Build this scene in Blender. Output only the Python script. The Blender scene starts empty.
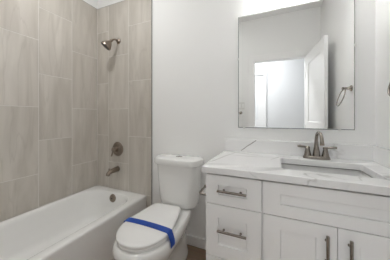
import bpy, bmesh, math, random
from mathutils import Vector, Matrix
random.seed(4)
S = bpy.context.scene
COL = S.collection
PI = math.pi

# ------------------------------------------------------------------ camera, world, exposure
CAM_H = 1.18
cam_d = bpy.data.cameras.new('camera')
cam_d.sensor_width = 36.0
cam_d.lens = 36.0 * 186.0 / 390.0
cam_d.shift_y = -13.0 / 390.0
cam_d.clip_start = 0.02
cam = bpy.data.objects.new('camera', cam_d)
COL.objects.link(cam)
cam.location = (0, 0, CAM_H)
cam.rotation_euler = (PI / 2, 0, math.radians(23.5))
S.camera = cam

w = bpy.data.worlds.new('world'); S.world = w
w.use_nodes = True
w.node_tree.nodes['Background'].inputs[0].default_value = (0.9, 0.95, 1.0, 1)
w.node_tree.nodes['Background'].inputs[1].default_value = 0.3
S.view_settings.view_transform = 'Standard'
S.view_settings.look = 'None'
S.view_settings.gamma = 1.0
S.view_settings.use_curve_mapping = False
S.view_settings.exposure = 0.05
S.cycles.max_bounces = 16
S.cycles.diffuse_bounces = 10
S.cycles.glossy_bounces = 8
S.cycles.sample_clamp_indirect = 6.0
S.cycles.caustics_reflective = False

P_DOWNLIGHT = 8.6
P_HALL_FILL = 30.5
E_SHADE = 12.0
WARM = (1.0, 1.0, 0.995)
COOL = (0.96, 0.98, 1.0)

def area_lamp(name, loc, size, power, col, parent, spread=PI):
    d = bpy.data.lights.new(name, 'AREA'); d.shape = 'DISK'; d.size = size
    d.energy = power; d.color = col; d.spread = spread
    o = bpy.data.objects.new(name, d); COL.objects.link(o)
    o.parent = parent; o.location = loc
    return o

# ------------------------------------------------------------------ materials
def new_mat(name):
    m = bpy.data.materials.new(name); m.use_nodes = True
    nt = m.node_tree
    return m, nt, nt.nodes['Principled BSDF']

def N(nt, t, **kw):
    n = nt.nodes.new(t)
    for k, v in kw.items(): setattr(n, k, v)
    return n

def simple(name, col, rough=0.5, metal=0.0, spec=0.5, bump=0.0, bscale=200.0, var=0.0, vscale=6.0, coat=0.0):
    m, nt, b = new_mat(name)
    b.inputs['Base Color'].default_value = (*col, 1)
    b.inputs['Roughness'].default_value = rough
    b.inputs['Metallic'].default_value = metal
    b.inputs['Specular IOR Level'].default_value = spec
    b.inputs['Coat Weight'].default_value = coat
    b.inputs['Coat Roughness'].default_value = 0.08
    tc = N(nt, 'ShaderNodeTexCoord')
    if var > 0:
        no = N(nt, 'ShaderNodeTexNoise'); no.inputs['Scale'].default_value = vscale
        no.inputs['Detail'].default_value = 4
        nt.links.new(tc.outputs['Object'], no.inputs['Vector'])
        mx = N(nt, 'ShaderNodeMix', data_type='RGBA')
        mx.inputs['A'].default_value = (*[c * (1 - var) for c in col], 1)
        mx.inputs['B'].default_value = (*[min(1, c * (1 + var)) for c in col], 1)
        nt.links.new(no.outputs['Fac'], mx.inputs['Factor'])
        nt.links.new(mx.outputs['Result'], b.inputs['Base Color'])
    if bump > 0:
        n2 = N(nt, 'ShaderNodeTexNoise'); n2.inputs['Scale'].default_value = bscale
        nt.links.new(tc.outputs['Object'], n2.inputs['Vector'])
        bp = N(nt, 'ShaderNodeBump'); bp.inputs['Strength'].default_value = bump
        bp.inputs['Distance'].default_value = 0.002
        nt.links.new(n2.outputs['Fac'], bp.inputs['Height'])
        nt.links.new(bp.outputs['Normal'], b.inputs['Normal'])
    return m

M_paint = simple('wall_paint', (0.86, 0.862, 0.856), 0.6, bump=0.12, bscale=260, var=0.012, vscale=2)
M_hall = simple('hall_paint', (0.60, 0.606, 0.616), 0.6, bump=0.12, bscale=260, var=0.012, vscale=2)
M_bounce = simple('hall_bounce_floor', (0.74, 0.71, 0.67), 0.95, bump=0.6, bscale=400, var=0.06, vscale=60)  # pale floor added to bounce hall light into the bathroom
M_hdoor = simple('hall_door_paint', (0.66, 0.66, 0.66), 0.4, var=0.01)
M_ceil = simple('ceiling_paint', (0.88, 0.88, 0.875), 0.8, bump=0.1, bscale=180)
M_trim = simple('trim_paint', (0.88, 0.88, 0.875), 0.35, var=0.01)
M_cab = simple('cabinet_paint', (0.90, 0.90, 0.897), 0.38, var=0.01, bump=0.02, bscale=300)
M_gap_shade = simple('gap_shade', (0.22, 0.215, 0.205), 0.6, var=0.03)  # dark tone stands in for shade in the cabinet and sink gaps
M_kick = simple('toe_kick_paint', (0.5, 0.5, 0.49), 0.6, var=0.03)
M_tub = simple('tub_acrylic', (0.86, 0.86, 0.85), 0.14, var=0.008, coat=0.3)
M_china = simple('vitreous_china', (0.84, 0.84, 0.825), 0.1, var=0.008, coat=0.4)
M_lid = simple('seat_plastic', (0.85, 0.845, 0.835), 0.2, var=0.008)
M_sink = simple('sink_porcelain', (0.80, 0.80, 0.79), 0.12, var=0.008)
M_nickel = simple('brushed_nickel', (0.29, 0.26, 0.23), 0.25, 1.0, var=0.08, vscale=40)
M_bronze = simple('warm_nickel', (0.30, 0.252, 0.21), 0.28, 1.0, var=0.1, vscale=40)
M_chrome = simple('chrome', (0.62, 0.62, 0.61), 0.12, 1.0, var=0.02)
M_dark = simple('dark_rubber', (0.06, 0.055, 0.05), 0.5, var=0.1)
M_tape = simple('blue_film', (0.010, 0.062, 0.36), 0.5, var=0.12, vscale=18, bump=0.05, bscale=60)
M_grout = simple('grout', (0.70, 0.68, 0.65), 0.85, var=0.03, bump=0.1)
M_edge = simple('tile_edge_metal', (0.30, 0.29, 0.275), 0.4, 0.5, var=0.05)
M_plate = simple('switch_plastic', (0.74, 0.735, 0.72), 0.35, var=0.01)

def mat_mirror():
    m, nt, b = new_mat('mirror_silver')
    b.inputs['Base Color'].default_value = (0.95, 0.955, 0.95, 1)
    b.inputs['Metallic'].default_value = 1; b.inputs['Roughness'].default_value = 0.0
    return m
M_mirror = mat_mirror()
M_mirror_edge = simple('mirror_edge_glass', (0.42, 0.45, 0.44), 0.15, 0.5, var=0.03)

def mat_emit(name, col, strength, base=(0.9, 0.9, 0.88)):
    m, nt, b = new_mat(name)
    b.inputs['Base Color'].default_value = (*base, 1)
    b.inputs['Roughness'].default_value = 0.4
    b.inputs['Emission Color'].default_value = (*col, 1)
    b.inputs['Emission Strength'].default_value = strength
    return m
M_shade = mat_emit('opal_glass_lit', WARM, E_SHADE)
M_lens = mat_emit('light_lens', WARM, 6.0)
M_lens2 = mat_emit('hall_fill_lens', COOL, 2.0)

def mat_tile():
    m, nt, b = new_mat('stone_look_tile')
    tc = N(nt, 'ShaderNodeTexCoord')
    at = N(nt, 'ShaderNodeAttribute'); at.attribute_name = 'tile_rand'
    off = N(nt, 'ShaderNodeVectorMath', operation='MULTIPLY'); off.inputs[1].default_value = (37.0, 61.0, 23.0)
    nt.links.new(at.outputs['Vector'], off.inputs[0])
    ad = N(nt, 'ShaderNodeVectorMath', operation='ADD')
    nt.links.new(tc.outputs['Object'], ad.inputs[0]); nt.links.new(off.outputs['Vector'], ad.inputs[1])
    mp = N(nt, 'ShaderNodeMapping')
    mp.inputs['Rotation'].default_value = (0.42, 0.42, 0.0)
    mp.inputs['Scale'].default_value = (9.0, 9.0, 1.3)
    nt.links.new(ad.outputs['Vector'], mp.inputs['Vector'])
    n1 = N(nt, 'ShaderNodeTexNoise'); n1.inputs['Scale'].default_value = 1.0
    n1.inputs['Detail'].default_value = 6; n1.inputs['Distortion'].default_value = 0.6
    nt.links.new(mp.outputs['Vector'], n1.inputs['Vector'])
    r1 = N(nt, 'ShaderNodeValToRGB')
    e = r1.color_ramp.elements
    e[0].position = 0.30; e[0].color = (0.468, 0.433, 0.385, 1)
    e[1].position = 0.72; e[1].color = (0.625, 0.59, 0.54, 1)
    nt.links.new(n1.outputs['Fac'], r1.inputs['Fac'])
    # thin pale veins
    n2 = N(nt, 'ShaderNodeTexNoise'); n2.inputs['Scale'].default_value = 0.8
    n2.inputs['Detail'].default_value = 3; n2.inputs['Distortion'].default_value = 0.5
    nt.links.new(mp.outputs['Vector'], n2.inputs['Vector'])
    s = N(nt, 'ShaderNodeMath', operation='SUBTRACT'); s.inputs[1].default_value = 0.5
    nt.links.new(n2.outputs['Fac'], s.inputs[0])
    a = N(nt, 'ShaderNodeMath', operation='ABSOLUTE'); nt.links.new(s.outputs[0], a.inputs[0])
    mr = N(nt, 'ShaderNodeMapRange'); mr.inputs['From Min'].default_value = 0.0
    mr.inputs['From Max'].default_value = 0.02; mr.inputs['To Min'].default_value = 0.30; mr.inputs['To Max'].default_value = 0.0
    nt.links.new(a.outputs[0], mr.inputs['Value'])
    mx = N(nt, 'ShaderNodeMix', data_type='RGBA')
    mx.inputs['B'].default_value = (0.40, 0.365, 0.32, 1)
    nt.links.new(mr.outputs['Result'], mx.inputs['Factor'])
    nt.links.new(r1.outputs['Color'], mx.inputs['A'])
    nt.links.new(mx.outputs['Result'], b.inputs['Base Color'])
    b.inputs['Roughness'].default_value = 0.42
    return m
M_tile = mat_tile()

def mat_quartz():
    m, nt, b = new_mat('veined_quartz')
    tc = N(nt, 'ShaderNodeTexCoord')
    mp = N(nt, 'ShaderNodeMapping')
    mp.inputs['Rotation'].default_value = (0.3, 0.5, 0.75)
    mp.inputs['Location'].default_value = (0.9, 0.35, 0.1)
    mp.inputs['Scale'].default_value = (1.6, 4.2, 2.2)
    nt.links.new(tc.outputs['Object'], mp.inputs['Vector'])
    n2 = N(nt, 'ShaderNodeTexNoise'); n2.inputs['Scale'].default_value = 1.1
    n2.inputs['Detail'].default_value = 5; n2.inputs['Distortion'].default_value = 1.0
    n2.inputs['Roughness'].default_value = 0.45
    nt.links.new(mp.outputs['Vector'], n2.inputs['Vector'])
    s = N(nt, 'ShaderNodeMath', operation='SUBTRACT'); s.inputs[1].default_value = 0.52
    nt.links.new(n2.outputs['Fac'], s.inputs[0])
    a = N(nt, 'ShaderNodeMath', operation='ABSOLUTE'); nt.links.new(s.outputs[0], a.inputs[0])
    mr = N(nt, 'ShaderNodeMapRange'); mr.inputs['From Max'].default_value = 0.016
    mr.inputs['To Min'].default_value = 1.0; mr.inputs['To Max'].default_value = 0.0
    nt.links.new(a.outputs[0], mr.inputs['Value'])
    n3 = N(nt, 'ShaderNodeTexNoise'); n3.inputs['Scale'].default_value = 3.2
    nt.links.new(tc.outputs['Object'], n3.inputs['Vector'])
    m3 = N(nt, 'ShaderNodeMapRange'); m3.inputs['From Min'].default_value = 0.47; m3.inputs['From Max'].default_value = 0.66
    nt.links.new(n3.outputs['Fac'], m3.inputs['Value'])
    mu = N(nt, 'ShaderNodeMath', operation='MULTIPLY')
    nt.links.new(mr.outputs['Result'], mu.inputs[0]); nt.links.new(m3.outputs['Result'], mu.inputs[1])
    mx = N(nt, 'ShaderNodeMix', data_type='RGBA')
    mx.inputs['A'].default_value = (0.84, 0.84, 0.838, 1)
    mx.inputs['B'].default_value = (0.52, 0.515, 0.50, 1)
    nt.links.new(mu.outputs[0], mx.inputs['Factor'])
    nt.links.new(mx.outputs['Result'], b.inputs['Base Color'])
    b.inputs['Roughness'].default_value = 0.16
    return m
M_quartz = mat_quartz()
M_vein2 = simple('soft_grey_vein', (0.60, 0.595, 0.58), 0.16, var=0.15, vscale=50)
M_vein = simple('grey_vein_quartz', (0.36, 0.35, 0.335), 0.2, var=0.1, vscale=60)

def mat_floor():
    m, nt, b = new_mat('brown_wood_plank')
    tc = N(nt, 'ShaderNodeTexCoord')
    br = N(nt, 'ShaderNodeTexBrick'); br.offset = 0.37
    br.inputs['Scale'].default_value = 1.0
    br.inputs['Brick Width'].default_value = 1.2; br.inputs['Row Height'].default_value = 0.18
    br.inputs['Mortar Size'].default_value = 0.0015
    br.inputs['Color1'].default_value = (0.33, 0.215, 0.14, 1)
    br.inputs['Color2'].default_value = (0.39, 0.26, 0.175, 1)
    br.inputs['Mortar'].default_value = (0.05, 0.035, 0.025, 1)
    nt.links.new(tc.outputs['Object'], br.inputs['Vector'])
    mp = N(nt, 'ShaderNodeMapping'); mp.inputs['Scale'].default_value = (3, 45, 1)
    nt.links.new(tc.outputs['Object'], mp.inputs['Vector'])
    no = N(nt, 'ShaderNodeTexNoise'); no.inputs['Scale'].default_value = 1.0; no.inputs['Detail'].default_value = 5
    nt.links.new(mp.outputs['Vector'], no.inputs['Vector'])
    mx = N(nt, 'ShaderNodeMix', data_type='RGBA', blend_type='MULTIPLY'); mx.inputs['Factor'].default_value = 0.6
    nt.links.new(br.outputs['Color'], mx.inputs['A'])
    nt.links.new(no.outputs['Color'], mx.inputs['B'])
    gm = N(nt, 'ShaderNodeBrightContrast'); gm.inputs['Bright'].default_value = 0.03
    nt.links.new(mx.outputs['Result'], gm.inputs['Color'])
    nt.links.new(gm.outputs['Color'], b.inputs['Base Color'])
    b.inputs['Roughness'].default_value = 0.4
    return m
M_floor = mat_floor()

# ------------------------------------------------------------------ mesh helpers
def wl(o):
    v = Vector((0, 0, 0))
    while o is not None:
        v = v + o.location; o = o.parent
    return v

class MB:
    """collects shapes (world coordinates) and links them as one mesh object"""
    def __init__(self):
        self.bm = bmesh.new()
        self.mi = 0
    def face(self, vs, smooth=False):
        try:
            f = self.bm.faces.new(vs); f.material_index = self.mi; f.smooth = smooth
            return f
        except ValueError:
            return None
    def box(self, x0, x1, y0, y1, z0, z1, bev=0.0, seg=1):
        b = self.bm
        v = [b.verts.new((x, y, z)) for x in (x0, x1) for y in (y0, y1) for z in (z0, z1)]
        q = [(0, 1, 3, 2), (4, 6, 7, 5), (0, 4, 5, 1), (2, 3, 7, 6), (0, 2, 6, 4), (1, 5, 7, 3)]
        fs = [self.face([v[i] for i in t]) for t in q]
        if bev > 0:
            es = list({e for f in fs for e in f.edges})
            r = bmesh.ops.bevel(b, geom=es, offset=bev, segments=seg, profile=0.5, affect='EDGES')
            for f in r['faces']: f.material_index = self.mi
        return fs
    def loft(self, rings, cap0=True, cap1=True, smooth=True, closed=True):
        b = self.bm
        R = [[b.verts.new(p) for p in r] for r in rings]
        n = len(R[0])
        for i in range(len(R) - 1):
            for j in range(n if closed else n - 1):
                k = (j + 1) % n
                self.face([R[i][j], R[i][k], R[i + 1][k], R[i + 1][j]], smooth)
        if cap0: self.face(list(reversed(R[0])), smooth)
        if cap1: self.face(R[-1], smooth)
        return R
    def lathe(self, prof, origin=(0, 0, 0), axis=(0, 0, 1), n=24, cap0=True, cap1=True, smooth=True):
        q = Vector((0, 0, 1)).rotation_difference(Vector(axis).normalized())
        o = Vector(origin)
        rings = [[o + q @ Vector((r * math.cos(2 * PI * j / n), r * math.sin(2 * PI * j / n), h)) for j in range(n)] for r, h in prof]
        self.loft(rings, cap0, cap1, smooth)
    def tube(self, pts, r, n=12, caps=True, smooth=True, closed=False, sx=1.0):
        pts = [Vector(p) for p in pts]; m = len(pts)
        rs = r if isinstance(r, (list, tuple)) else [r] * m
        T = []
        for i in range(m):
            a = pts[(i - 1) % m] if (closed or i > 0) else pts[i]
            c = pts[(i + 1) % m] if (closed or i < m - 1) else pts[i]
            T.append((c - a).normalized())
        up = Vector((0, 0, 1)) if abs(T[0].z) < 0.9 else Vector((0, 1, 0))
        nrm = (up - T[0] * up.dot(T[0])).normalized()
        rings = []
        for i in range(m):
            nrm = (nrm - T[i] * nrm.dot(T[i])).normalized()
            bi = T[i].cross(nrm)
            rings.append([pts[i] + rs[i] * (math.cos(2 * PI * j / n) * nrm + sx * math.sin(2 * PI * j / n) * bi) for j in range(n)])
        if closed: rings.append(rings[0][:])
        self.loft(rings, caps and not closed, caps and not closed, smooth)
    def build(self, name, mats, parent=None, matrix=None, auto=True):
        bm = self.bm
        if matrix is not None: bmesh.ops.transform(bm, matrix=matrix, verts=bm.verts)
        bmesh.ops.remove_doubles(bm, verts=bm.verts, dist=1e-6)
        bmesh.ops.recalc_face_normals(bm, faces=bm.faces)
        base = wl(parent) if parent else Vector((0, 0, 0))
        own = Vector((0, 0, 0))
        if parent is None:
            xs = [v.co for v in bm.verts]
            own = Vector(((min(c.x for c in xs) + max(c.x for c in xs)) / 2, (min(c.y for c in xs) + max(c.y for c in xs)) / 2, min(c.z for c in xs)))
        for v in bm.verts: v.co -= base + own
        me = bpy.data.meshes.new(name); bm.to_mesh(me); bm.free()
        for mt in (mats if isinstance(mats, (list, tuple)) else [mats]): me.materials.append(mt)
        if auto:
            try: me.set_sharp_from_angle(angle=math.radians(42))
            except Exception: pass
        o = bpy.data.objects.new(name, me); COL.objects.link(o)
        o.parent = parent; o.location = own
        return o

def thing(name, label, cat, loc, group=None):
    o = bpy.data.objects.new(name, None); COL.objects.link(o)
    o.empty_display_size = 0.05
    o.location = loc; o['label'] = label; o['category'] = cat; o['kind'] = 'thing'
    if group: o['group'] = group
    return o
def tag(o, label, cat, group=None):
    o['label'] = label; o['category'] = cat; o['kind'] = 'thing'
    if group: o['group'] = group
    return o
def struct(o, label, cat):
    o['kind'] = 'structure'; o['label'] = label; o['category'] = cat
    return o

def rrect(x0, x1, y0, y1, r, n=6):
    pts = []
    for cx, cy, a0 in ((x1 - r, y1 - r, 0), (x0 + r, y1 - r, PI / 2), (x0 + r, y0 + r, PI), (x1 - r, y0 + r, 1.5 * PI)):
        for i in range(n + 1):
            a = a0 + PI / 2 * i / n
            pts.append((cx + r * math.cos(a), cy + r * math.sin(a)))
    return pts
def ray_rrect(cx, cy, a, x0, x1, y0, y1, r):
    dx, dy = math.cos(a), math.sin(a)
    mx, my, hx, hy = (x0 + x1) / 2, (y0 + y1) / 2, (x1 - x0) / 2, (y1 - y0) / 2
    def sd(t):
        px, py = abs(cx + dx * t - mx) - hx + r, abs(cy + dy * t - my) - hy + r
        return math.hypot(max(px, 0), max(py, 0)) + min(max(px, py), 0) - r
    lo, hi = 0.0, 6.0
    for _ in range(50):
        m = (lo + hi) / 2
        if sd(m) < 0: lo = m
        else: hi = m
    return (cx + dx * lo, cy + dy * lo)

def paneled(W, H, T, panels, depth=0.008, lip=0.006, both=False, groove=0.0):
    """slab 0..W (x), 0..H (z), front face at y=0 and back at y=T, with recessed panels [(x0,x1,z0,z1)]"""
    m = MB(); b = m.bm
    xs = sorted({0, W} | {p[0] for p in panels} | {p[1] for p in panels})
    zs = sorted({0, H} | {p[2] for p in panels} | {p[3] for p in panels})
    def skin(y, d):
        cache = {}
        def V(x, z, yy):
            k = (round(x, 5), round(z, 5), round(yy, 5))
            if k not in cache: cache[k] = b.verts.new((x, yy, z))
            return cache[k]
        for i in range(len(xs) - 1):
            for j in range(len(zs) - 1):
                x0, x1, z0, z1 = xs[i], xs[i + 1], zs[j], zs[j + 1]
                o = [V(x0, z0, y), V(x1, z0, y), V(x1, z1, y), V(x0, z1, y)]
                if d and any(p[0] <= x0 and x1 <= p[1] and p[2] <= z0 and z1 <= p[3] for p in panels):
                    q = [V(x0 + lip, z0 + lip, y + d), V(x1 - lip, z0 + lip, y + d), V(x1 - lip, z1 - lip, y + d), V(x0 + lip, z1 - lip, y + d)]
                    for k in range(4): m.face([o[k], o[(k + 1) % 4], q[(k + 1) % 4], q[k]])
                    if groove > 0:
                        for ins, dd in ((0.0005, d + groove), (0.0030, d + groove), (0.0032, d)):
                            q2 = [V(x0 + lip + ins, z0 + lip + ins, y + dd), V(x1 - lip - ins, z0 + lip + ins, y + dd), V(x1 - lip - ins, z1 - lip - ins, y + dd), V(x0 + lip + ins, z1 - lip - ins, y + dd)]
                            for k in range(4): m.face([q[k], q[(k + 1) % 4], q2[(k + 1) % 4], q2[k]])
                            q = q2
                    m.face(q)
                else: m.face(o)
        return V
    F = skin(0, depth); B = skin(T, -depth if both else 0)
    for i in range(len(xs) - 1):
        for z in (0, H): m.face([F(xs[i], z, 0), F(xs[i + 1], z, 0), B(xs[i + 1], z, T), B(xs[i], z, T)])
    for j in range(len(zs) - 1):
        for x in (0, W): m.face([F(x, zs[j], 0), F(x, zs[j + 1], 0), B(x, zs[j + 1], T), B(x, zs[j], T)])
    return m

# ------------------------------------------------------------------ the room
XL, XR = -1.935, 0.590          # left and right wall faces
YB, YT = 1.565, 1.555           # painted back wall face, tiled face
YF = -0.035                     # inner face of the front wall
ZC = 2.76
ZT = 2.452                      # top of the shower tile
XP = XL - 0.008                 # painted left wall face above the tile
TE = -1.155                     # right end of the tile
DX0, DX1, DZ = -0.317, 0.398, 2.075
HY = -1.20                      # far wall of the hall

m = MB(); m.box(-2.2, 1.6, YF - 0.055, 1.75, -0.08, 0.0)
struct(m.build('floor', M_floor), 'dark brown wood-look plank floor of the bathroom', 'floor')
m = MB(); m.box(-2.2, 1.6, -1.35, YF - 0.055, -0.08, 0.0)
struct(m.build('floor_hall', M_bounce), 'unseen hall floor outside the doorway, made pale to bounce light inside', 'floor')
m = MB(); m.box(-2.2, 1.6, -1.35, 1.75, ZC, ZC + 0.08)
struct(m.build('ceiling', M_ceil), 'flat white painted ceiling over the bathroom', 'ceiling')

def tiles(m, plane, lay, u0, u1, z0, z1, bounds, first, g=0.0023):
    """grout bed stays behind, each tile a bevelled slab; bounds = column edges from the corner outwards"""
    b = m.bm
    for c in range(len(bounds) - 1):
        a0, a1 = sorted((bounds[c], bounds[c + 1]))
        a0, a1 = max(a0, u0), min(a1, u1)
        if a1 - a0 < 0.01: continue
        A = (c + first) % 2
        z = (0.675 if A == 0 else 0.972) - 0.595 * 3
        while z < z1:
            s0, s1 = max(z, z0), min(z + 0.595, z1)
            if s1 - s0 > 0.01:
                k = len(b.faces)
                rnd = random.random()
                m.mi = 1
                if plane == 'x':
                    m.box(lay - 0.008, lay, a0 + g, a1 - g, s0 + g, s1 - g, 0.0012)
                else:
                    m.box(a0 + g, a1 - g, lay, lay + 0.008, s0 + g, s1 - g, 0.0012)
                b.faces.ensure_lookup_table()
                L = b.faces.layers.float_vector.get('tile_rand') or b.faces.layers.float_vector.new('tile_rand')
                b.faces.ensure_lookup_table()
                for f in b.faces[k:]: f[L] = (rnd, rnd * 3.7 % 1, rnd * 7.3 % 1)
            z += 0.595
    m.mi = 0

m = MB(); m.bm.faces.layers.float_vector.new('tile_rand')
m.box(XL - 0.12, XL - 0.0012, -0.2, 1.75, 0, ZT - 0.001)
m.mi = 2; m.box(XL - 0.12, XP, -0.2, 1.75, ZT - 0.001, ZC); m.mi = 0
tiles(m, 'x', XL, YF, YT, 0.30, ZT, [YT - 0.2955 * i for i in range(8)], 0)
struct(m.build('wall_left', [M_grout, M_tile, M_paint]), 'left wall clad in tall greige stone-look tiles above the tub', 'wall')

m = MB(); m.bm.faces.layers.float_vector.new('tile_rand')
m.mi = 2; m.box(TE, XR + 0.12, YB, YB + 0.12, 0, ZC); m.box(XP, TE, YB, YB + 0.12, ZT - 0.001, ZC)
m.mi = 0; m.box(XL - 0.0012, TE - 0.002, YT + 0.0012, YB + 0.12, 0, ZT - 0.001)
tiles(m, 'y', YT, XL, TE - 0.004, 0.0, ZT, [TE - 0.004, -1.4595, -1.755, -2.05], 1)
struct(m.build('wall_back', [M_grout, M_tile, M_paint]), 'back wall, tiled at the tub and painted white behind toilet and vanity', 'wall')
m = MB(); m.box(TE - 0.004, TE, YT - 0.001, YB + 0.01, 0, ZT + 0.002)
m.box(XL, TE - 0.004, YT - 0.0005, YB + 0.01, ZT, ZT + 0.002); m.box(XP, XL + 0.0005, YF, YB, ZT, ZT + 0.002)
struct(m.build('trim_1', M_edge), 'thin metal strip ending the shower tile beside the toilet and along its top', 'trim')

m = MB(); m.box(XR, XR + 0.12, YF - 0.11, YB, 0, ZC)
struct(m.build('wall_right', M_paint), 'white painted right wall beside the vanity', 'wall')
m = MB()
m.box(XL - 0.12, DX0 - 0.015, YF - 0.11, YF, 0, ZC); m.box(DX1 + 0.015, XR, YF - 0.11, YF, 0, ZC)
m.box(DX0 - 0.015, DX1 + 0.015, YF - 0.11, YF, DZ + 0.015, ZC)
struct(m.build('wall_front', M_paint), 'white painted front wall around the doorway', 'wall')

# hall beyond the doorway
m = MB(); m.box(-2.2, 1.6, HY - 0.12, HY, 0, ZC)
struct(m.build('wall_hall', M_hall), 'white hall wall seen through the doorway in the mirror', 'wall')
m = MB(); m.box(-2.2, -2.08, HY, YF - 0.11, 0, ZC)
struct(m.build('wall_hall_left', M_paint), 'white end wall of the hall on the left', 'wall')
m = MB(); m.box(1.48, 1.6, HY, YF - 0.11, 0, ZC)
struct(m.build('wall_hall_right', M_paint), 'white end wall of the hall on the right', 'wall')

# door casing and jamb
m = MB()
m.box(DX0 - 0.015, DX0, YF - 0.11, YF, 0, DZ); m.box(DX1, DX1 + 0.015, YF - 0.11, YF, 0, DZ)
m.box(DX0 - 0.015, DX1 + 0.015, YF - 0.11, YF, DZ, DZ + 0.015)
for yy0, yy1 in ((YF, YF + 0.014), (YF - 0.124, YF - 0.11)):
    m.box(DX0 - 0.095, DX0 - 0.004, yy0, yy1, 0, DZ + 0.095, 0.004)
    m.box(DX1 + 0.004, DX1 + 0.095, yy0, yy1, 0, DZ + 0.095, 0.004)
    m.box(DX0 - 0.004, DX1 + 0.004, yy0, yy1, DZ + 0.004, DZ + 0.095, 0.004)
struct(m.build('trim_2', M_trim), 'white casing and jamb around the bathroom doorway', 'door casing')

# baseboards
m = MB(); m.box(TE + 0.001, -0.376, YB - 0.014, YB, 0, 0.088, 0.003)
struct(m.build('baseboard_back', M_trim), 'low white baseboard behind the toilet', 'baseboard')
m = MB(); m.box(-1.19, DX0 - 0.095, YF, YF + 0.014, 0, 0.088, 0.003)
struct(m.build('baseboard_front', M_trim), 'low white baseboard on the front wall', 'baseboard')
m = MB(); m.box(XR - 0.014, XR, YF + 0.02, 1.02, 0, 0.088, 0.003)
struct(m.build('baseboard_right', M_trim), 'low white baseboard on the right wall', 'baseboard')
m = MB(); m.box(-0.12, 1.48, HY, HY + 0.014, 0, 0.088, 0.003)
struct(m.build('baseboard_hall', M_trim), 'low white baseboard of the hall', 'baseboard')

# bathroom door, swung open against the right wall
def knob_pair(door, loc_front, loc_back, axis):
    for p, s in ((loc_front, 1), (loc_back, -1)):
        k = MB()
        k.lathe([(0.031, 0), (0.031, 0.005), (0.012, 0.009), (0.011, 0.022), (0.022, 0.029), (0.026, 0.038), (0.02, 0.048), (0.004, 0.051)],
                p, Vector(axis) * s, 20)
        k.build('door_knob', M_nickel, door)
DW, DH = 0.735, 2.055
pan = [(0.11, DW - 0.11, 1.10, DH - 0.13), (0.11, DW - 0.11, 0.22, 0.96)]
m = paneled(DW, DH, 0.036, pan, depth=0.012, lip=0.013, both=True)
ang = math.atan2(0.71, 0.080)
Mx = Matrix.Translation((DX1 + 0.002, YF + 0.006, 0.012)) @ Matrix.Rotation(ang, 4, 'Z') @ Matrix.Translation((0, -0.036, 0))
d1 = m.build('door_1', M_trim, None, Mx)
struct(d1, 'white two-panel bathroom door standing open beside the right wall', 'door')
dirv = Vector((math.cos(ang), math.sin(ang), 0)); nv = Vector((math.sin(ang), -math.cos(ang), 0))
p0 = Vector((DX1 + 0.002, YF + 0.006, 0.94)) + dirv * (DW - 0.06)
knob_pair(d1, p0 + nv * 0.036, p0, nv)
for hz in (0.25, 1.02, 1.80):
    h = MB(); h.tube([(DX1 - 0.002, YF + 0.004, hz - 0.045), (DX1 - 0.002, YF + 0.004, hz + 0.045)], 0.006, 10)
    h.build('hinge', M_trim, d1)

# closed hall door seen through the doorway
HW, HX1 = 0.76, -0.235
m = paneled(HW, 2.07, 0.030, [(0.11, HW - 0.11, 1.10, 1.84), (0.11, HW - 0.11, 0.22, 0.96)], depth=0.011, lip=0.02)
Mx = Matrix.Translation((HX1 - 0.005, HY + 0.004, 0.01)) @ Matrix.Rotation(PI, 4, 'Z')
d2 = m.build('door_2', M_hdoor, None, Mx)
struct(d2, 'closed white two-panel hall door reflected in the mirror', 'door')
k = MB(); k.lathe([(0.031, 0), (0.031, 0.005), (0.012, 0.009), (0.011, 0.022), (0.022, 0.029), (0.026, 0.038), (0.02, 0.048), (0.004, 0.051)],
                  (HX1 - HW + 0.06, HY + 0.004, 0.94), (0, 1, 0), 20)
k.build('door_knob', M_nickel, d2)
m = MB()
m.box(HX1, HX1 + 0.05, HY, HY + 0.034, 0, 2.18, 0.004); m.box(HX1 - HW - 0.06, HX1 - HW - 0.01, HY, HY + 0.034, 0, 2.18, 0.004)
m.box(HX1 - HW - 0.01, HX1, HY, HY + 0.034, 2.095, 2.18, 0.004)
struct(m.build('trim_3', M_hdoor), 'white casing around the hall door', 'door casing')

# ------------------------------------------------------------------ bathtub
TX0, TX1, TY0, TY1, TZ = XL + 0.002, -1.213, YF + 0.004, YT - 0.002, 0.382
t = thing('bathtub', 'long white alcove bathtub with flat apron along the tiled left wall', 'bathtub', ((TX0 + TX1) / 2, (TY0 + TY1) / 2, 0))
m = MB()
bx0, bx1, by0, by1 = TX0 + 0.055, TX1 - 0.075, TY0 + 0.09, TY1 - 0.095
cx, cy = (bx0 + bx1) / 2, (by0 + by1) / 2
angs = sorted({2 * PI * i / 72 for i in range(72)} | {math.atan2(y - cy, x - cx) % (2 * PI) for x in (TX0, TX1) for y in (TY0, TY1)})
def outer(d, z, r): return [(*ray_rrect(cx, cy, a, TX0 + d, TX1 - d, TY0 + d, TY1 - d, r), z) for a in angs]
def inner(d, z, r, far=0.0): return [(*ray_rrect(cx, cy, a, bx0 + d, bx1 - d, by0 + d + far, by1 - d, r), z) for a in angs]
rings = [outer(0.0, 0.0, 0.004), outer(0.0, TZ - 0.030, 0.004), outer(0.0, TZ - 0.014, 0.004), outer(0.003, TZ - 0.006, 0.006), outer(0.008, TZ - 0.0015, 0.008), outer(0.016, TZ, 0.012),
         inner(-0.014, TZ, 0.17), inner(-0.006, TZ - 0.003, 0.165), inner(0.0, TZ - 0.010, 0.16), inner(0.007, TZ - 0.03, 0.16),
         inner(0.022, TZ - 0.14, 0.155, 0.05), inner(0.038, 0.14, 0.15, 0.13), inner(0.055, 0.105, 0.14, 0.17), inner(0.085, 0.088, 0.12, 0.20), inner(0.16, 0.080, 0.08, 0.24)]
m.loft(rings, cap0=True, cap1=True)
m.build('tub_body', M_tub, t)
m = MB()
oz = 0.328; oy = by1 - 0.0125
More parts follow.
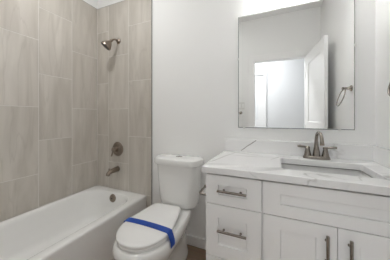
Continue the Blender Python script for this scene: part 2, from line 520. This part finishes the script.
m.lathe([(0.041, 0), (0.041, 0.006), (0.036, 0.012), (0.012, 0.014), (0.011, 0.013)], (cx + 0.012, oy + 0.004, oz), (0, -1, 0.1), 28)
o = m.build('overflow_plate', M_bronze, t)
m = MB(); m.lathe([(0.007, 0), (0.007, 0.003), (0.002, 0.004)], (cx + 0.012, oy - 0.010, oz), (0, -1, 0.1), 12)
m.build('screw', M_dark, o)
m = MB(); m.lathe([(0.034, 0), (0.034, 0.003), (0.026, 0.005), (0.02, 0.004)], (cx, by1 - 0.28, 0.081), (0, 0, 1), 24)
m.build('drain', M_bronze, t)

# shower fittings on the tiled back wall
SX = -1.60
t = thing('shower_fixture', 'brushed nickel shower head on a bent arm high on the tiled wall', 'shower head', (SX, YT, 2.02))
m = MB(); m.lathe([(0.03, 0), (0.029, 0.006), (0.022, 0.013), (0.012, 0.017), (0.011, 0.03)], (SX, YT, 2.02), (0, -1, 0), 24); m.build('flange', M_bronze, t)
m = MB(); m.tube([(SX, YT, 2.02), (SX, YT - 0.03, 2.022), (SX, YT - 0.055, 2.020), (SX, YT - 0.078, 2.010), (SX, YT - 0.098, 1.996)], 0.0095, 14); m.build('arm', M_bronze, t)
ax = Vector((-0.46, -0.44, -0.77)).normalized(); hp = Vector((SX, YT - 0.092, 2.000))
m = MB(); m.lathe([(0.013, 0.0), (0.016, 0.006), (0.016, 0.016), (0.013, 0.022), (0.020, 0.03), (0.033, 0.045), (0.047, 0.068), (0.055, 0.086), (0.056, 0.098), (0.052, 0.102)], hp, ax, 32)
h = m.build('head', M_bronze, t)
m = MB(); m.lathe([(0.050, 0.100), (0.048, 0.1045), (0.02, 0.106)], hp, ax, 28)
m.build('spray_face', M_dark, h)

t = thing('shower_valve', 'round brushed nickel shower valve with lever, above the tub spout', 'shower valve', (SX - 0.012, YT, 0.825))
c = Vector((SX - 0.012, YT, 0.825))
m = MB(); m.lathe([(0.078, 0), (0.078, 0.004), (0.072, 0.010), (0.056, 0.014), (0.050, 0.013), (0.046, 0.017), (0.03, 0.019)], c, (0, -1, 0), 36); m.build('trim_plate', M_bronze, t)
m = MB(); m.lathe([(0.030, 0.014), (0.028, 0.035), (0.024, 0.052), (0.027, 0.056), (0.025, 0.068), (0.012, 0.075)], c, (0, -1, 0), 28); hd = m.build('handle_hub', M_bronze, t)
m = MB(); m.tube([c + Vector((0, -0.060, 0)), c + Vector((-0.010, -0.064, -0.030)), c + Vector((-0.020, -0.068, -0.062)), c + Vector((-0.023, -0.070, -0.072))], [0.011, 0.009, 0.0085, 0.005], 12)
m.build('lever', M_bronze, hd)

t = thing('tub_spout', 'brushed nickel tub spout below the round valve', 'tub spout', (SX - 0.012, YT, 0.60))
c = Vector((SX - 0.012, YT, 0.605))
m = MB(); m.tube([c, c + Vector((0, -0.012, 0)), c + Vector((0, -0.05, -0.002)), c + Vector((0, -0.09, -0.006)), c + Vector((0, -0.115, -0.012)), c + Vector((0, -0.130, -0.022)), c + Vector((0, -0.136, -0.040))],
                 [0.030, 0.030, 0.027, 0.0235, 0.022, 0.021, 0.020], 20); sp = m.build('spout_body', M_bronze, t)
m = MB(); m.lathe([(0.005, 0), (0.005, 0.014), (0.008, 0.016), (0.008, 0.024), (0.003, 0.026)], c + Vector((0, -0.118, 0.006)), (0, 0, 1), 14); m.build('diverter_knob', M_bronze, sp)
m = MB(); m.lathe([(0.017, 0.0), (0.015, 0.002)], c + Vector((0, -0.1363, -0.0408)), (0, -0.3, -0.95), 16); m.build('outlet', M_dark, sp)

# ------------------------------------------------------------------ toilet
TC = -0.79
def egg(yf, yb, hw, wb, z, yc=1.04, n=64, ex=2.25, bx=5.0, tp=1.7):
    """plan outline: elliptical nose at yf, sides tapering to half-width wb at yb"""
    pts = []
    for i in range(n):
        a = 2 * PI * i / n
        c, s = math.cos(a), math.sin(a)
        if s <= 0:    # front
            x = hw * math.copysign(abs(c) ** (2 / ex), c); y = yc - (yc - yf) * abs(s) ** (2 / ex)
        else:
            y = yc + (yb - yc) * abs(s) ** (2 / bx)
            k = (y - yc) / (yb - yc)
            wd = hw + (wb - hw) * k ** tp
            x = wd * math.copysign(abs(c) ** (2 / bx), c)
        pts.append((TC + x, y, z))
    return pts
def skew(ring, dx=-0.010, deg=5.0, px=TC, py=1.05):
    c, s = math.cos(math.radians(deg)), math.sin(math.radians(deg))
    return [(px + dx + (p[0] - px) * c - (p[1] - py) * s, py + (p[0] - px) * s + (p[1] - py) * c, p[2]) for p in ring]
def scaled(ring, s, z, yc=1.05): return [(TC + (p[0] - TC) * s, yc + (p[1] - yc) * s, z) for p in ring]
t = thing('toilet', 'white two-piece toilet with elongated bowl between tub and vanity', 'toilet', (TC, 1.2, 0))
m = MB()
spec = [(0.0, .93, 1.49, .118, .112), (0.012, .925, 1.49, .122, .115), (0.035, .93, 1.49, .120, .112), (0.06, .95, 1.485, .110, .105), (0.12, .965, 1.48, .102, .10), (0.19, .94, 1.48, .115, .10),
        (0.25, .880, 1.48, .142, .105), (0.30, .825, 1.49, .170, .115), (0.34, .797, 1.50, .186, .128), (0.365, .790, 1.51, .1885, .135), (0.385, .794, 1.51, .1865, .135), (0.398, .803, 1.51, .182, .133), (0.404, .812, 1.507, .176, .128)]
rings = [egg(yf, yb, hw, wb, z) for z, yf, yb, hw, wb in spec]
m.loft(rings)
m.build('bowl', M_china, t)
for sx in (-1, 1):
    b_ = MB(); b_.lathe([(0.014, 0), (0.014, 0.012), (0.010, 0.020), (0.003, 0.023)], (TC + sx * 0.118, 1.24, 0.028), (0, 0, 1), 14); b_.build('bolt_cap', M_china, t)
m = MB()
so = egg(.823, 1.325, .170, .112, 0.407, yc=1.05, bx=12.0, tp=1.3); si = scaled(so, 0.66, 0.407, 1.04)
def atz(r, z): return [(p[0], p[1], z) for p in r]
m.loft([skew(r) for r in (si, so, atz(scaled(so, 1.006, 0), 0.413), atz(scaled(so, 1.0, 0), 0.4215), atz(scaled(so, 0.985, 0), 0.4245), atz(si, 0.4245), si)], cap0=False, cap1=False)
m.build('seat', M_lid, t)
m = MB()
lo = egg(.815, 1.345, .1765, .116, 0.430, yc=1.05, bx=14.0, tp=1.3)
LID = [(0.975, 0.4315), (0.998, 0.4330), (1.003, 0.440), (0.995, 0.4455), (0.975, 0.4490), (0.90, 0.4515), (0.6, 0.4550), (0.25, 0.4570)]
m.loft([skew(scaled(lo, s, z)) for s, z in LID])
ld = m.build('lid', M_lid, t)
for sx in (-1, 1):
    b_ = MB(); b_.box(TC - 0.034 + sx * 0.055 - 0.018, TC - 0.034 + sx * 0.055 + 0.014, 1.322, 1.348, 0.404, 0.436, 0.005, 2); b_.build('hinge', M_lid, t)
# tank
def dens(r, k=5):
    out = []
    for i in range(len(r)):
        a, b_ = Vector(r[i]), Vector(r[(i + 1) % len(r)])
        out.append(tuple(a))
        if i % 8 == 7:
            for j in range(1, 6): out.append(tuple(a.lerp(b_, j / 6)))
    return out
def tank_ring(hw, yf, yb, z, r=0.065, bow=0.026):
    base = dens([(x, y, 0) for x, y in rrect(-hw, hw, yf, yb, r, 7)])
    out = []
    for x, y, _ in base:
        k = max(0.0, min(1.0, (yb - y) / (yb - yf)))
        out.append((TC + 0.003 + x, y - bow * k * (1 - (x / hw) ** 2), z))
    return out
m = MB()
m.loft([tank_ring(.150, 1.41, 1.525, .408), tank_ring(.164, 1.398, 1.535, .414), tank_ring(.172, 1.389, 1.54, .430), tank_ring(.181, 1.383, 1.543, .47),
        tank_ring(.192, 1.374, 1.545, .62), tank_ring(.199, 1.369, 1.546, .770)])
m.build('tank', M_china, t)
m = MB()
m.loft([tank_ring(.196, 1.370, 1.546, .770), tank_ring(.211, 1.354, 1.553, .772), tank_ring(.215, 1.349, 1.555, .778), tank_ring(.215, 1.349, 1.555, .812), tank_ring(.211, 1.353, 1.552, .822),
        tank_ring(.194, 1.365, 1.545, .8275), tank_ring(.10, 1.42, 1.50, .8295, .03)])
tl = m.build('tank_lid', M_china, t)
m = MB()
m.loft([[(TC + 0.006 + 0.034 * s * math.cos(2 * PI * i / 32), 1.452 + 0.022 * s * math.sin(2 * PI * i / 32), z) for i in range(32)] for s, z in ((1, .8280), (1, .8315), (.94, .8328), (.5, .8326))])
fb = m.build('flush_button', M_chrome, tl)
m = MB()
m.loft([[(TC + 0.006 + 0.015 * s * math.cos(2 * PI * i / 24), 1.452 + 0.014 * s * math.sin(2 * PI * i / 24), z) for i in range(24)] for s, z in ((1, .8325), (1, .8340), (.8, .8346))])
m.build('half_flush_button', M_nickel, fb)
m = MB()
for dx in (-0.07, 0.07, 0.0): m.box(TC + dx - 0.03, TC + dx + 0.03, 1.41, 1.47, 0.402, 0.414, 0.003)
m.build('tank_gasket', M_dark, t)

# blue protective band across the lid
m = MB()
hw_ = 0.1785
def half(sg):
    o = -0.010
    return [(sg * 0.1925, 0.362), (sg * 0.1915, 0.392), (o * 0.6 + sg * 0.1860, 0.425), (o + sg * 0.1785, 0.4475), (o + sg * .171, 0.4512), (o + sg * .16, 0.4528), (o + sg * .107, 0.4563), (o + sg * .045, 0.4583)]
prof = half(-1) + list(reversed(half(1)))
th = 0.0014
out_ = []
for (x, z) in prof:
    side = z < 0.449
    out_.append((x + (math.copysign(th, x) if side else 0), z + (th if not side or z > 0.44 else 0)))
def bandrow(P, y0, y1): return [[(TC + x, y0, z) for x, z in P], [(TC + x, y1, z) for x, z in P]]
ya, yb_ = 0.998, 1.048
a0, a1 = bandrow(out_, ya, yb_); b0, b1 = bandrow(prof, ya, yb_)
m.loft([b0, a0, a1, b1, b0], cap0=False, cap1=False, closed=False)
for k in (0, -1):
    vs = [m.bm.verts.new(p[k]) for p in (b0, a0, a1, b1)]
    m.face(vs)
tag(m.build('paper_band', M_tape), 'bright blue strip wrapped across the closed white toilet lid', 'band')

# ------------------------------------------------------------------ vanity
VX0, VX1, VYF = -0.377, XR - 0.002, 1.045
t = thing('vanity_cabinet', 'white shaker vanity cabinet with three drawers and two doors', 'vanity cabinet', ((VX0 + VX1) / 2, 1.3, 0))
m = MB()
m.box(VX0, VX0 + 0.018, VYF, YB - 0.016, 0.0, 0.859, 0.001)
m.mi = 1
m.mi = 0; m.box(VX0 + 0.018, VX1, VYF + 0.002, VYF + 0.02, 0.09, 0.840)
m.mi = 1; m.box(VX0 + 0.018, VX1, VYF + 0.021, VYF + 0.03, 0.70, 0.859)  # dark backing paints the shadow gap under the countertop
m.box(VX0 + 0.018, VX1, YB - 0.03, YB - 0.018, 0.09, 0.70)
m.box(VX0 + 0.018, VX1, VYF + 0.02, YB - 0.03, 0.09, 0.105)
m.box(VX1 - 0.015, VX1, VYF + 0.02, YB - 0.03, 0.105, 0.859)
m.build('carcass', [M_cab, M_gap_shade], t)
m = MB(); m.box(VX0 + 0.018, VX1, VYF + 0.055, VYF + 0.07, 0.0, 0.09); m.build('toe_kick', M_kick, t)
def bar_pull(p, along, L, parent):
    p = Vector(p); a = Vector(along)
    k = MB()
    k.tube([p - a * L / 2, p + a * L / 2], 0.0066, 14)
    for s in (-1, 1):
        q = p + a * s * (L / 2 - 0.032)
        k.lathe([(0.0065, 0), (0.0065, 0.003), (0.0045, 0.005), (0.0045, 0.027)], q + Vector((0, 0.0275, 0)), (0, -1, 0), 12)
    return k.build('pull', M_nickel, parent)
FT = 0.019
def front(name, x0, x1, z0, z1, stile, rail, lab=None):
    mm = paneled(x1 - x0, z1 - z0, FT, [(stile, x1 - x0 - stile, rail, z1 - z0 - rail)], depth=0.0075, lip=0.0003, groove=0.006)
    o = mm.build(name, M_cab, t, Matrix.Translation((x0, VYF - FT, z0)))
    if lab: o['label'] = lab
    return o
X_A, X_B, X_M = -0.070, -0.060, 0.2555
d = front('drawer', VX0 + 0.001, X_A, 0.6825, 0.847, 0.073, 0.055)
bar_pull((-0.222, VYF - FT - 0.0275, 0.768), (1, 0, 0), 0.158, d)
d = front('drawer', VX0 + 0.001, X_A, 0.382, 0.6775, 0.073, 0.070)
bar_pull((-0.222, VYF - FT - 0.0275, 0.545), (1, 0, 0), 0.158, d)
d = front('drawer', VX0 + 0.001, X_A, 0.092, 0.3775, 0.073, 0.070)
bar_pull((-0.222, VYF - FT - 0.0275, 0.24), (1, 0, 0), 0.158, d)
front('false_drawer_front', X_B, VX1 - 0.012, 0.6825, 0.847, 0.080, 0.056, 'wide blank panel below the sink')
d = front('door', X_B, X_M - 0.0015, 0.092, 0.6775, 0.080, 0.063)
bar_pull((0.213, VYF - FT - 0.0275, 0.567), (0, 0, 1), 0.158, d)
d = front('door', X_M + 0.0015, VX1 - 0.012, 0.092, 0.6775, 0.080, 0.063)
bar_pull((0.298, VYF - FT - 0.0275, 0.567), (0, 0, 1), 0.158, d)

# countertop with sink cut-out
CX0, CX1, CY0, CY1, CZ0, CZ1 = -0.396, XR - 0.001, 1.004, YB - 0.001, 0.861, 0.897
KX0, KX1, KY0, KY1 = 0.030, 0.470, 1.125, 1.420
kx, ky = (KX0 + KX1) / 2, (KY0 + KY1) / 2
angs2 = sorted({2 * PI * i / 96 for i in range(96)} | {math.atan2(y - ky, x - kx) % (2 * PI) for x in (CX0, CX1) for y in (CY0, CY1)})
def co(d, z): return [(*ray_rrect(kx, ky, a, CX0 + d, CX1 - d, CY0 + d, CY1 - d, 0.002), z) for a in angs2]
def ci(d, z, r=0.022): return [(*ray_rrect(kx, ky, a, KX0 + d, KX1 - d, KY0 + d, KY1 - d, r), z) for a in angs2]
m = MB()
m.loft([ci(0, CZ0), co(0, CZ0), co(0, CZ1 - 0.003), co(0.003, CZ1), ci(-0.003, CZ1, 0.024), ci(0, CZ1 - 0.003), ci(0, CZ0)], cap0=False, cap1=False, smooth=False)
m.mi = 1
zv = CZ1 + 0.0002
L_ = [(-0.264, 1.543, .004), (-0.29, 1.50, .006), (-0.312, 1.42, .004), (-0.338, 1.325, .008), (-0.352, 1.24, .005), (-0.372, 1.15, .007), (-0.388, 1.10, .004)]
R_ = [[m.bm.verts.new((x - w_, y, zv)), m.bm.verts.new((x + w_, y, zv))] for x, y, w_ in L_]
for i in range(len(R_) - 1): m.face([R_[i][0], R_[i][1], R_[i + 1][1], R_[i + 1][0]])
L_ = [(-0.03, 1.34, .004), (0.0, 1.40, .003), (0.02, 1.44, .005), (0.06, 1.475, .004), (0.10, 1.49, .002)]
R_ = [[m.bm.verts.new((x - w_, y + w_, zv)), m.bm.verts.new((x + w_, y - w_, zv))] for x, y, w_ in L_]
for i in range(len(R_) - 1): m.face([R_[i][0], R_[i][1], R_[i + 1][1], R_[i + 1][0]])
tag(m.build('countertop', [M_quartz, M_vein2]), 'white veined quartz countertop on the vanity, cut out for the sink', 'countertop')
m = MB(); m.box(CX0, CX1, YB - 0.021, YB - 0.001, CZ1 + 0.0005, 0.998, 0.002)
m.mi = 1
# the bold grey vein crossing the slab diagonally
def vein(pts, wid):
    P = [Vector(p) for p in pts]
    f = []
    for i in range(len(P) - 1):
        a, b_ = P[i], P[i + 1]
        up = Vector((-(b_ - a).z, 0, (b_ - a).x)).normalized()
        f.append((a + up * wid[i], a - up * wid[i]))
    f.append((P[-1] + up * wid[-1], P[-1] - up * wid[-1]))
    return f
yv = YB - 0.0213
V = vein([(-0.262, yv, 0.905), (-0.235, yv, 0.926), (-0.215, yv, 0.943), (-0.180, yv, 0.967), (-0.155, yv, 0.986), (-0.142, yv, 0.995)], [0.002, 0.0035, 0.003, 0.004, 0.003, 0.003])
vv = [[m.bm.verts.new(p) for p in q] for q in V]
for i in range(len(vv) - 1): m.face([vv[i][0], vv[i][1], vv[i + 1][1], vv[i + 1][0]])
tag(m.build('backsplash', [M_quartz, M_vein]), 'low white quartz backsplash with a grey diagonal vein along the back wall', 'backsplash')
m = MB(); m.box(XR - 0.021, XR - 0.001, CY0, YB - 0.022, CZ1 + 0.0005, 0.998, 0.002)
tag(m.build('side_splash', M_quartz), 'low white quartz side splash on the right wall by the sink', 'side splash')

# undermount sink
t = thing('sink', 'rectangular white undermount sink set in the countertop', 'sink', (kx, ky, 0.72))
m = MB()
sz = CZ0 - 0.0050
def sr(d, z, r): return [(*ray_rrect(kx, ky, 2 * PI * i / 80, KX0 + d, KX1 - d, KY0 + d, KY1 - d, r), z) for i in range(80)]
m.loft([sr(0.075, 0.715, .03), sr(0.03, 0.722, .04), sr(-0.008, 0.745, .04), sr(-0.018, 0.84, .03), sr(-0.032, 0.848, .03), sr(-0.032, sz, .03), sr(-0.012, sz, .028), sr(-0.009, sz - 0.006, .028),
        sr(-0.003, 0.79, .032), sr(0.012, 0.750, .04), sr(0.045, 0.735, .04), sr(0.10, 0.731, .02)])
m.build('basin', M_sink, t)
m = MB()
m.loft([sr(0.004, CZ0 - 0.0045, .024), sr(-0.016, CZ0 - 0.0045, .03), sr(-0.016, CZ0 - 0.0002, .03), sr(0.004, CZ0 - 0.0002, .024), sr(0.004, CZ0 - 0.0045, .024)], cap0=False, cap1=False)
m.build('gap_shade_ring', M_gap_shade, t)  # added dark ring, paints the shadow line under the slab edge
m = MB(); m.lathe([(0.030, 0), (0.030, 0.003), (0.022, 0.004), (0.02, 0.002)], (kx, ky + 0.03, 0.7312), (0, 0, 1), 24); m.build('drain', M_nickel, t)

# faucet
FX, FY, FZ = 0.252, 1.487, CZ1
t = thing('faucet', 'brushed nickel two-handle faucet with curved spout behind the sink', 'faucet', (FX, FY, FZ))
m = MB()
def oval(s, z): return [(FX + (0.080 - 0.028 + 0.028 * s) * (1 if x > 0 else -1) * abs(x) ** .7, FY + 0.028 * s * y, z) for x, y in [(math.cos(2 * PI * i / 40), math.sin(2 * PI * i / 40)) for i in range(40)]]
m.loft([oval(1.0, FZ), oval(1.0, FZ + 0.010), oval(0.9, FZ + 0.017), oval(0.75, FZ + 0.020)])
m.build('base_plate', M_nickel, t)
m = MB()
path = [(FX, FY, FZ + 0.016), (FX, FY, FZ + 0.045), (FX, FY, FZ + 0.08), (FX, FY, FZ + 0.125)]
for i in range(1, 13):
    a = PI * i / 12 * 0.95
    path.append((FX + 0.004 * (1 - math.cos(a)), FY - 0.064 * (1 - math.cos(a)), FZ + 0.128 + 0.054 * math.sin(a)))
path.append((path[-1][0], path[-1][1] - 0.003, FZ + 0.116))
m.tube(path, [0.0225, 0.0205, 0.0145, 0.0105] + [0.0098] * 11 + [0.0105, 0.0115], 18)
s_ = m.build('spout', M_nickel, t)
m = MB(); m.lathe([(0.0125, 0), (0.0125, 0.012), (0.009, 0.0125)], Vector(path[-1]) + Vector((0, 0.0005, 0.004)), (0, -0.1, -1), 18); m.build('aerator', M_bronze, s_)
for sx in (-1, 1):
    hx = FX + sx * 0.0515
    m = MB(); m.lathe([(0.023, 0.015), (0.022, 0.022), (0.0175, 0.045), (0.0135, 0.066), (0.0145, 0.070), (0.0145, 0.078), (0.009, 0.083)], (hx, FY, FZ), (0, 0, 1), 20)
    hb = m.build('handle', M_nickel, t)
    m = MB(); m.tube([(hx - sx * 0.004, FY, FZ + 0.074), (hx + sx * 0.02, FY - 0.003, FZ + 0.078), (hx + sx * 0.045, FY - 0.006, FZ + 0.081), (hx + sx * 0.062, FY - 0.008, FZ + 0.081)], [0.0075, 0.0068, 0.009, 0.0075], 12)
    m.build('lever', M_nickel, hb)

# ------------------------------------------------------------------ mirror
MX0, MX1, MZ0, MZ1 = -0.287, 0.483, 1.092, 2.008
t = thing('wall_mirror', 'frameless rectangular mirror on the white wall above the faucet', 'mirror', ((MX0 + MX1) / 2, YB, MZ0))
m = MB(); b = m.bm
yb0, yf0, yf1, bw = YB - 0.0005, YB - 0.0050, YB - 0.0056, 0.0055
def rec(d, y): return [(MX0 + d, y, MZ0 + d), (MX1 - d, y, MZ0 + d), (MX1 - d, y, MZ1 - d), (MX0 + d, y, MZ1 - d)]
R = [[b.verts.new(p) for p in rec(0, yb0)], [b.verts.new(p) for p in rec(0, yf0)], [b.verts.new(p) for p in rec(bw, yf1)]]
m.face(R[0]); 
for i in range(2):
    m.mi = 1
    for j in range(4): m.face([R[i][j], R[i][(j + 1) % 4], R[i + 1][(j + 1) % 4], R[i + 1][j]])
m.mi = 0; m.face(R[2])
m.build('glass', [M_mirror, M_mirror_edge], t, auto=False)
def clip(x, z, dx, dz):
    k = MB()
    k.box(x - 0.006 - abs(dz) * 0.003, x + 0.006 + abs(dz) * 0.003, YB - 0.009, YB - 0.0005, z - 0.006 - abs(dx) * 0.003, z + 0.006 + abs(dx) * 0.003, 0.002)
    k.build('clip', M_plate, t)
clip(0.055, MZ1 + 0.003, 0, 1); clip(-0.24, MZ0 - 0.003, 0, 1); clip(0.40, MZ0 - 0.003, 0, 1)
clip(MX0 - 0.003, 1.66, 1, 0); clip(MX1 + 0.003, 1.66, 1, 0)

# vanity light over the mirror
LX = 0.10
t = thing('vanity_light', 'lit vanity light bar with frosted shades above the mirror', 'vanity light', (LX, YB, 2.28))
m = MB(); m.box(LX - 0.24, LX + 0.24, YB - 0.022, YB - 0.0005, 2.29, 2.35, 0.005, 2); m.build('backplate', M_nickel, t)
for i in (-1, 0, 1):
    x = LX + i * 0.19
    a = MB(); a.tube([(x, YB - 0.02, 2.32), (x, YB - 0.05, 2.32), (x, YB - 0.066, 2.31), (x, YB - 0.072, 2.29)], 0.008, 12)
    a.lathe([(0.022, 0), (0.026, -0.01), (0.026, -0.03), (0.02, -0.034)], (x, YB - 0.072, 2.295), (0, 0, 1), 20)
    ar = a.build('arm', M_nickel, t)
    a = MB(); a.lathe([(0.020, 0.0), (0.036, -0.006), (0.046, -0.03), (0.052, -0.10), (0.053, -0.125), (0.049, -0.126), (0.047, -0.10), (0.041, -0.03), (0.03, -0.01)], (x, YB - 0.072, 2.265), (0, 0, 1), 32, cap0=True, cap1=True)
    a.build('shade', M_shade, t)

# recessed ceiling lights
def recessed(x, y, power, spread, label):
    t = thing('recessed_light', label, 'ceiling light', (x, y, ZC))
    m = MB(); m.lathe([(0.058, -0.004), (0.062, -0.008), (0.085, -0.005), (0.088, -0.0005), (0.058, -0.0005)], (x, y, ZC), (0, 0, 1), 40, cap0=False, cap1=False); m.build('trim_ring', M_trim, t)
    m = MB(); m.lathe([(0.058, -0.001), (0.058, -0.004), (0.05, -0.005)], (x, y, ZC), (0, 0, 1), 40); m.build('lens', M_lens, t)
    area_lamp('downlight', (0, 0, -0.012), 0.11, power, WARM, t, spread)
recessed(-1.28, 0.78, P_DOWNLIGHT, PI, 'round white recessed ceiling light above the tub edge')

# added hall light, out of view, fills the bathroom through the doorway
t = thing('hall_fill_light', 'round flush light added out of view in the hall to fill the bathroom', 'ceiling light', (-0.55, -0.62, ZC))
m = MB(); m.lathe([(0.15, -0.0005), (0.15, -0.02), (0.14, -0.022)], (-0.55, -0.62, ZC), (0, 0, 1), 40); m.build('rim', M_trim, t)
m = MB(); m.lathe([(0.138, -0.022), (0.13, -0.045), (0.09, -0.065), (0.03, -0.072)], (-0.55, -0.62, ZC), (0, 0, 1), 40); m.build('diffuser', M_lens2, t)
area_lamp('hall_fill_lamp', (0, 0, -0.08), 0.26, P_HALL_FILL, COOL, t)

# ------------------------------------------------------------------ small fittings
t = thing('paper_holder', 'slim nickel toilet paper holder on the vanity side by the tank', 'paper holder', (VX0, 1.20, 0.65))
m = MB(); m.lathe([(0.022, 0), (0.022, 0.004), (0.012, 0.009), (0.008, 0.014)], (VX0, 1.205, 0.645), (-1, 0, 0), 20); m.build('rosette', M_nickel, t)
m = MB(); m.tube([(VX0 - 0.01, 1.205, 0.645), (VX0 - 0.06, 1.205, 0.646), (VX0 - 0.10, 1.205, 0.648), (VX0 - 0.110, 1.209, 0.649), (VX0 - 0.113, 1.218, 0.650), (VX0 - 0.113, 1.26, 0.653), (VX0 - 0.113, 1.32, 0.656)], 0.0075, 12); m.build('bar', M_nickel, t)
m = MB(); m.lathe([(0.008, 0), (0.011, 0.002), (0.011, 0.010), (0.005, 0.013)], (VX0 - 0.113, 1.318, 0.656), (0, 1, 0), 14); m.build('end_cap', M_nickel, t)

t = thing('towel_ring', 'nickel towel ring on the right wall, reflected in the mirror', 'towel ring', (XR, 1.14, 1.425))
m = MB(); m.lathe([(0.026, 0), (0.026, 0.005), (0.018, 0.012), (0.011, 0.022), (0.010, 0.052), (0.013, 0.056), (0.013, 0.066), (0.005, 0.069)], (XR, 1.14, 1.425), (-1, 0, 0), 22); m.build('post', M_nickel, t)
m = MB()
top = Vector((XR - 0.052, 1.14, 1.420)); dn = Vector((-0.30, 0, -0.954)); rr = 0.076
m.tube([top + dn * rr - dn * rr * math.cos(2 * PI * i / 40) + Vector((0, 1, 0)) * rr * math.sin(2 * PI * i / 40) for i in range(40)], 0.0045, 10, closed=True)
m.build('ring', M_nickel, t)

t = thing('towel_bar', 'nickel towel bar on the front wall, its end seen in the mirror', 'towel bar', (-0.8, YF, 1.25))
for x in (-1.06, -0.535):
    m = MB(); m.lathe([(0.024, 0), (0.024, 0.005), (0.012, 0.012), (0.010, 0.06)], (x, YF, 1.25), (0, 1, 0), 20); m.build('post', M_nickel, t)
m = MB(); m.tube([(-1.085, YF + 0.06, 1.25), (-1.07, YF + 0.06, 1.25), (-0.525, YF + 0.06, 1.25), (-0.51, YF + 0.06, 1.25)], [0.012, 0.010, 0.010, 0.014], 14); m.build('bar', M_nickel, t)

t = thing('light_switch', 'white wall switch plate beside the door casing, seen in the mirror', 'light switch', (-0.53, YF, 1.33))
m = MB(); m.box(-0.575, -0.475, YF, YF + 0.006, 1.305, 1.425, 0.002); m.build('plate', M_plate, t)
for x in (-0.55, -0.50):
    m = MB(); m.box(x - 0.016, x + 0.016, YF + 0.006, YF + 0.010, 1.332, 1.398, 0.002); m.build('rocker', M_trim, t)
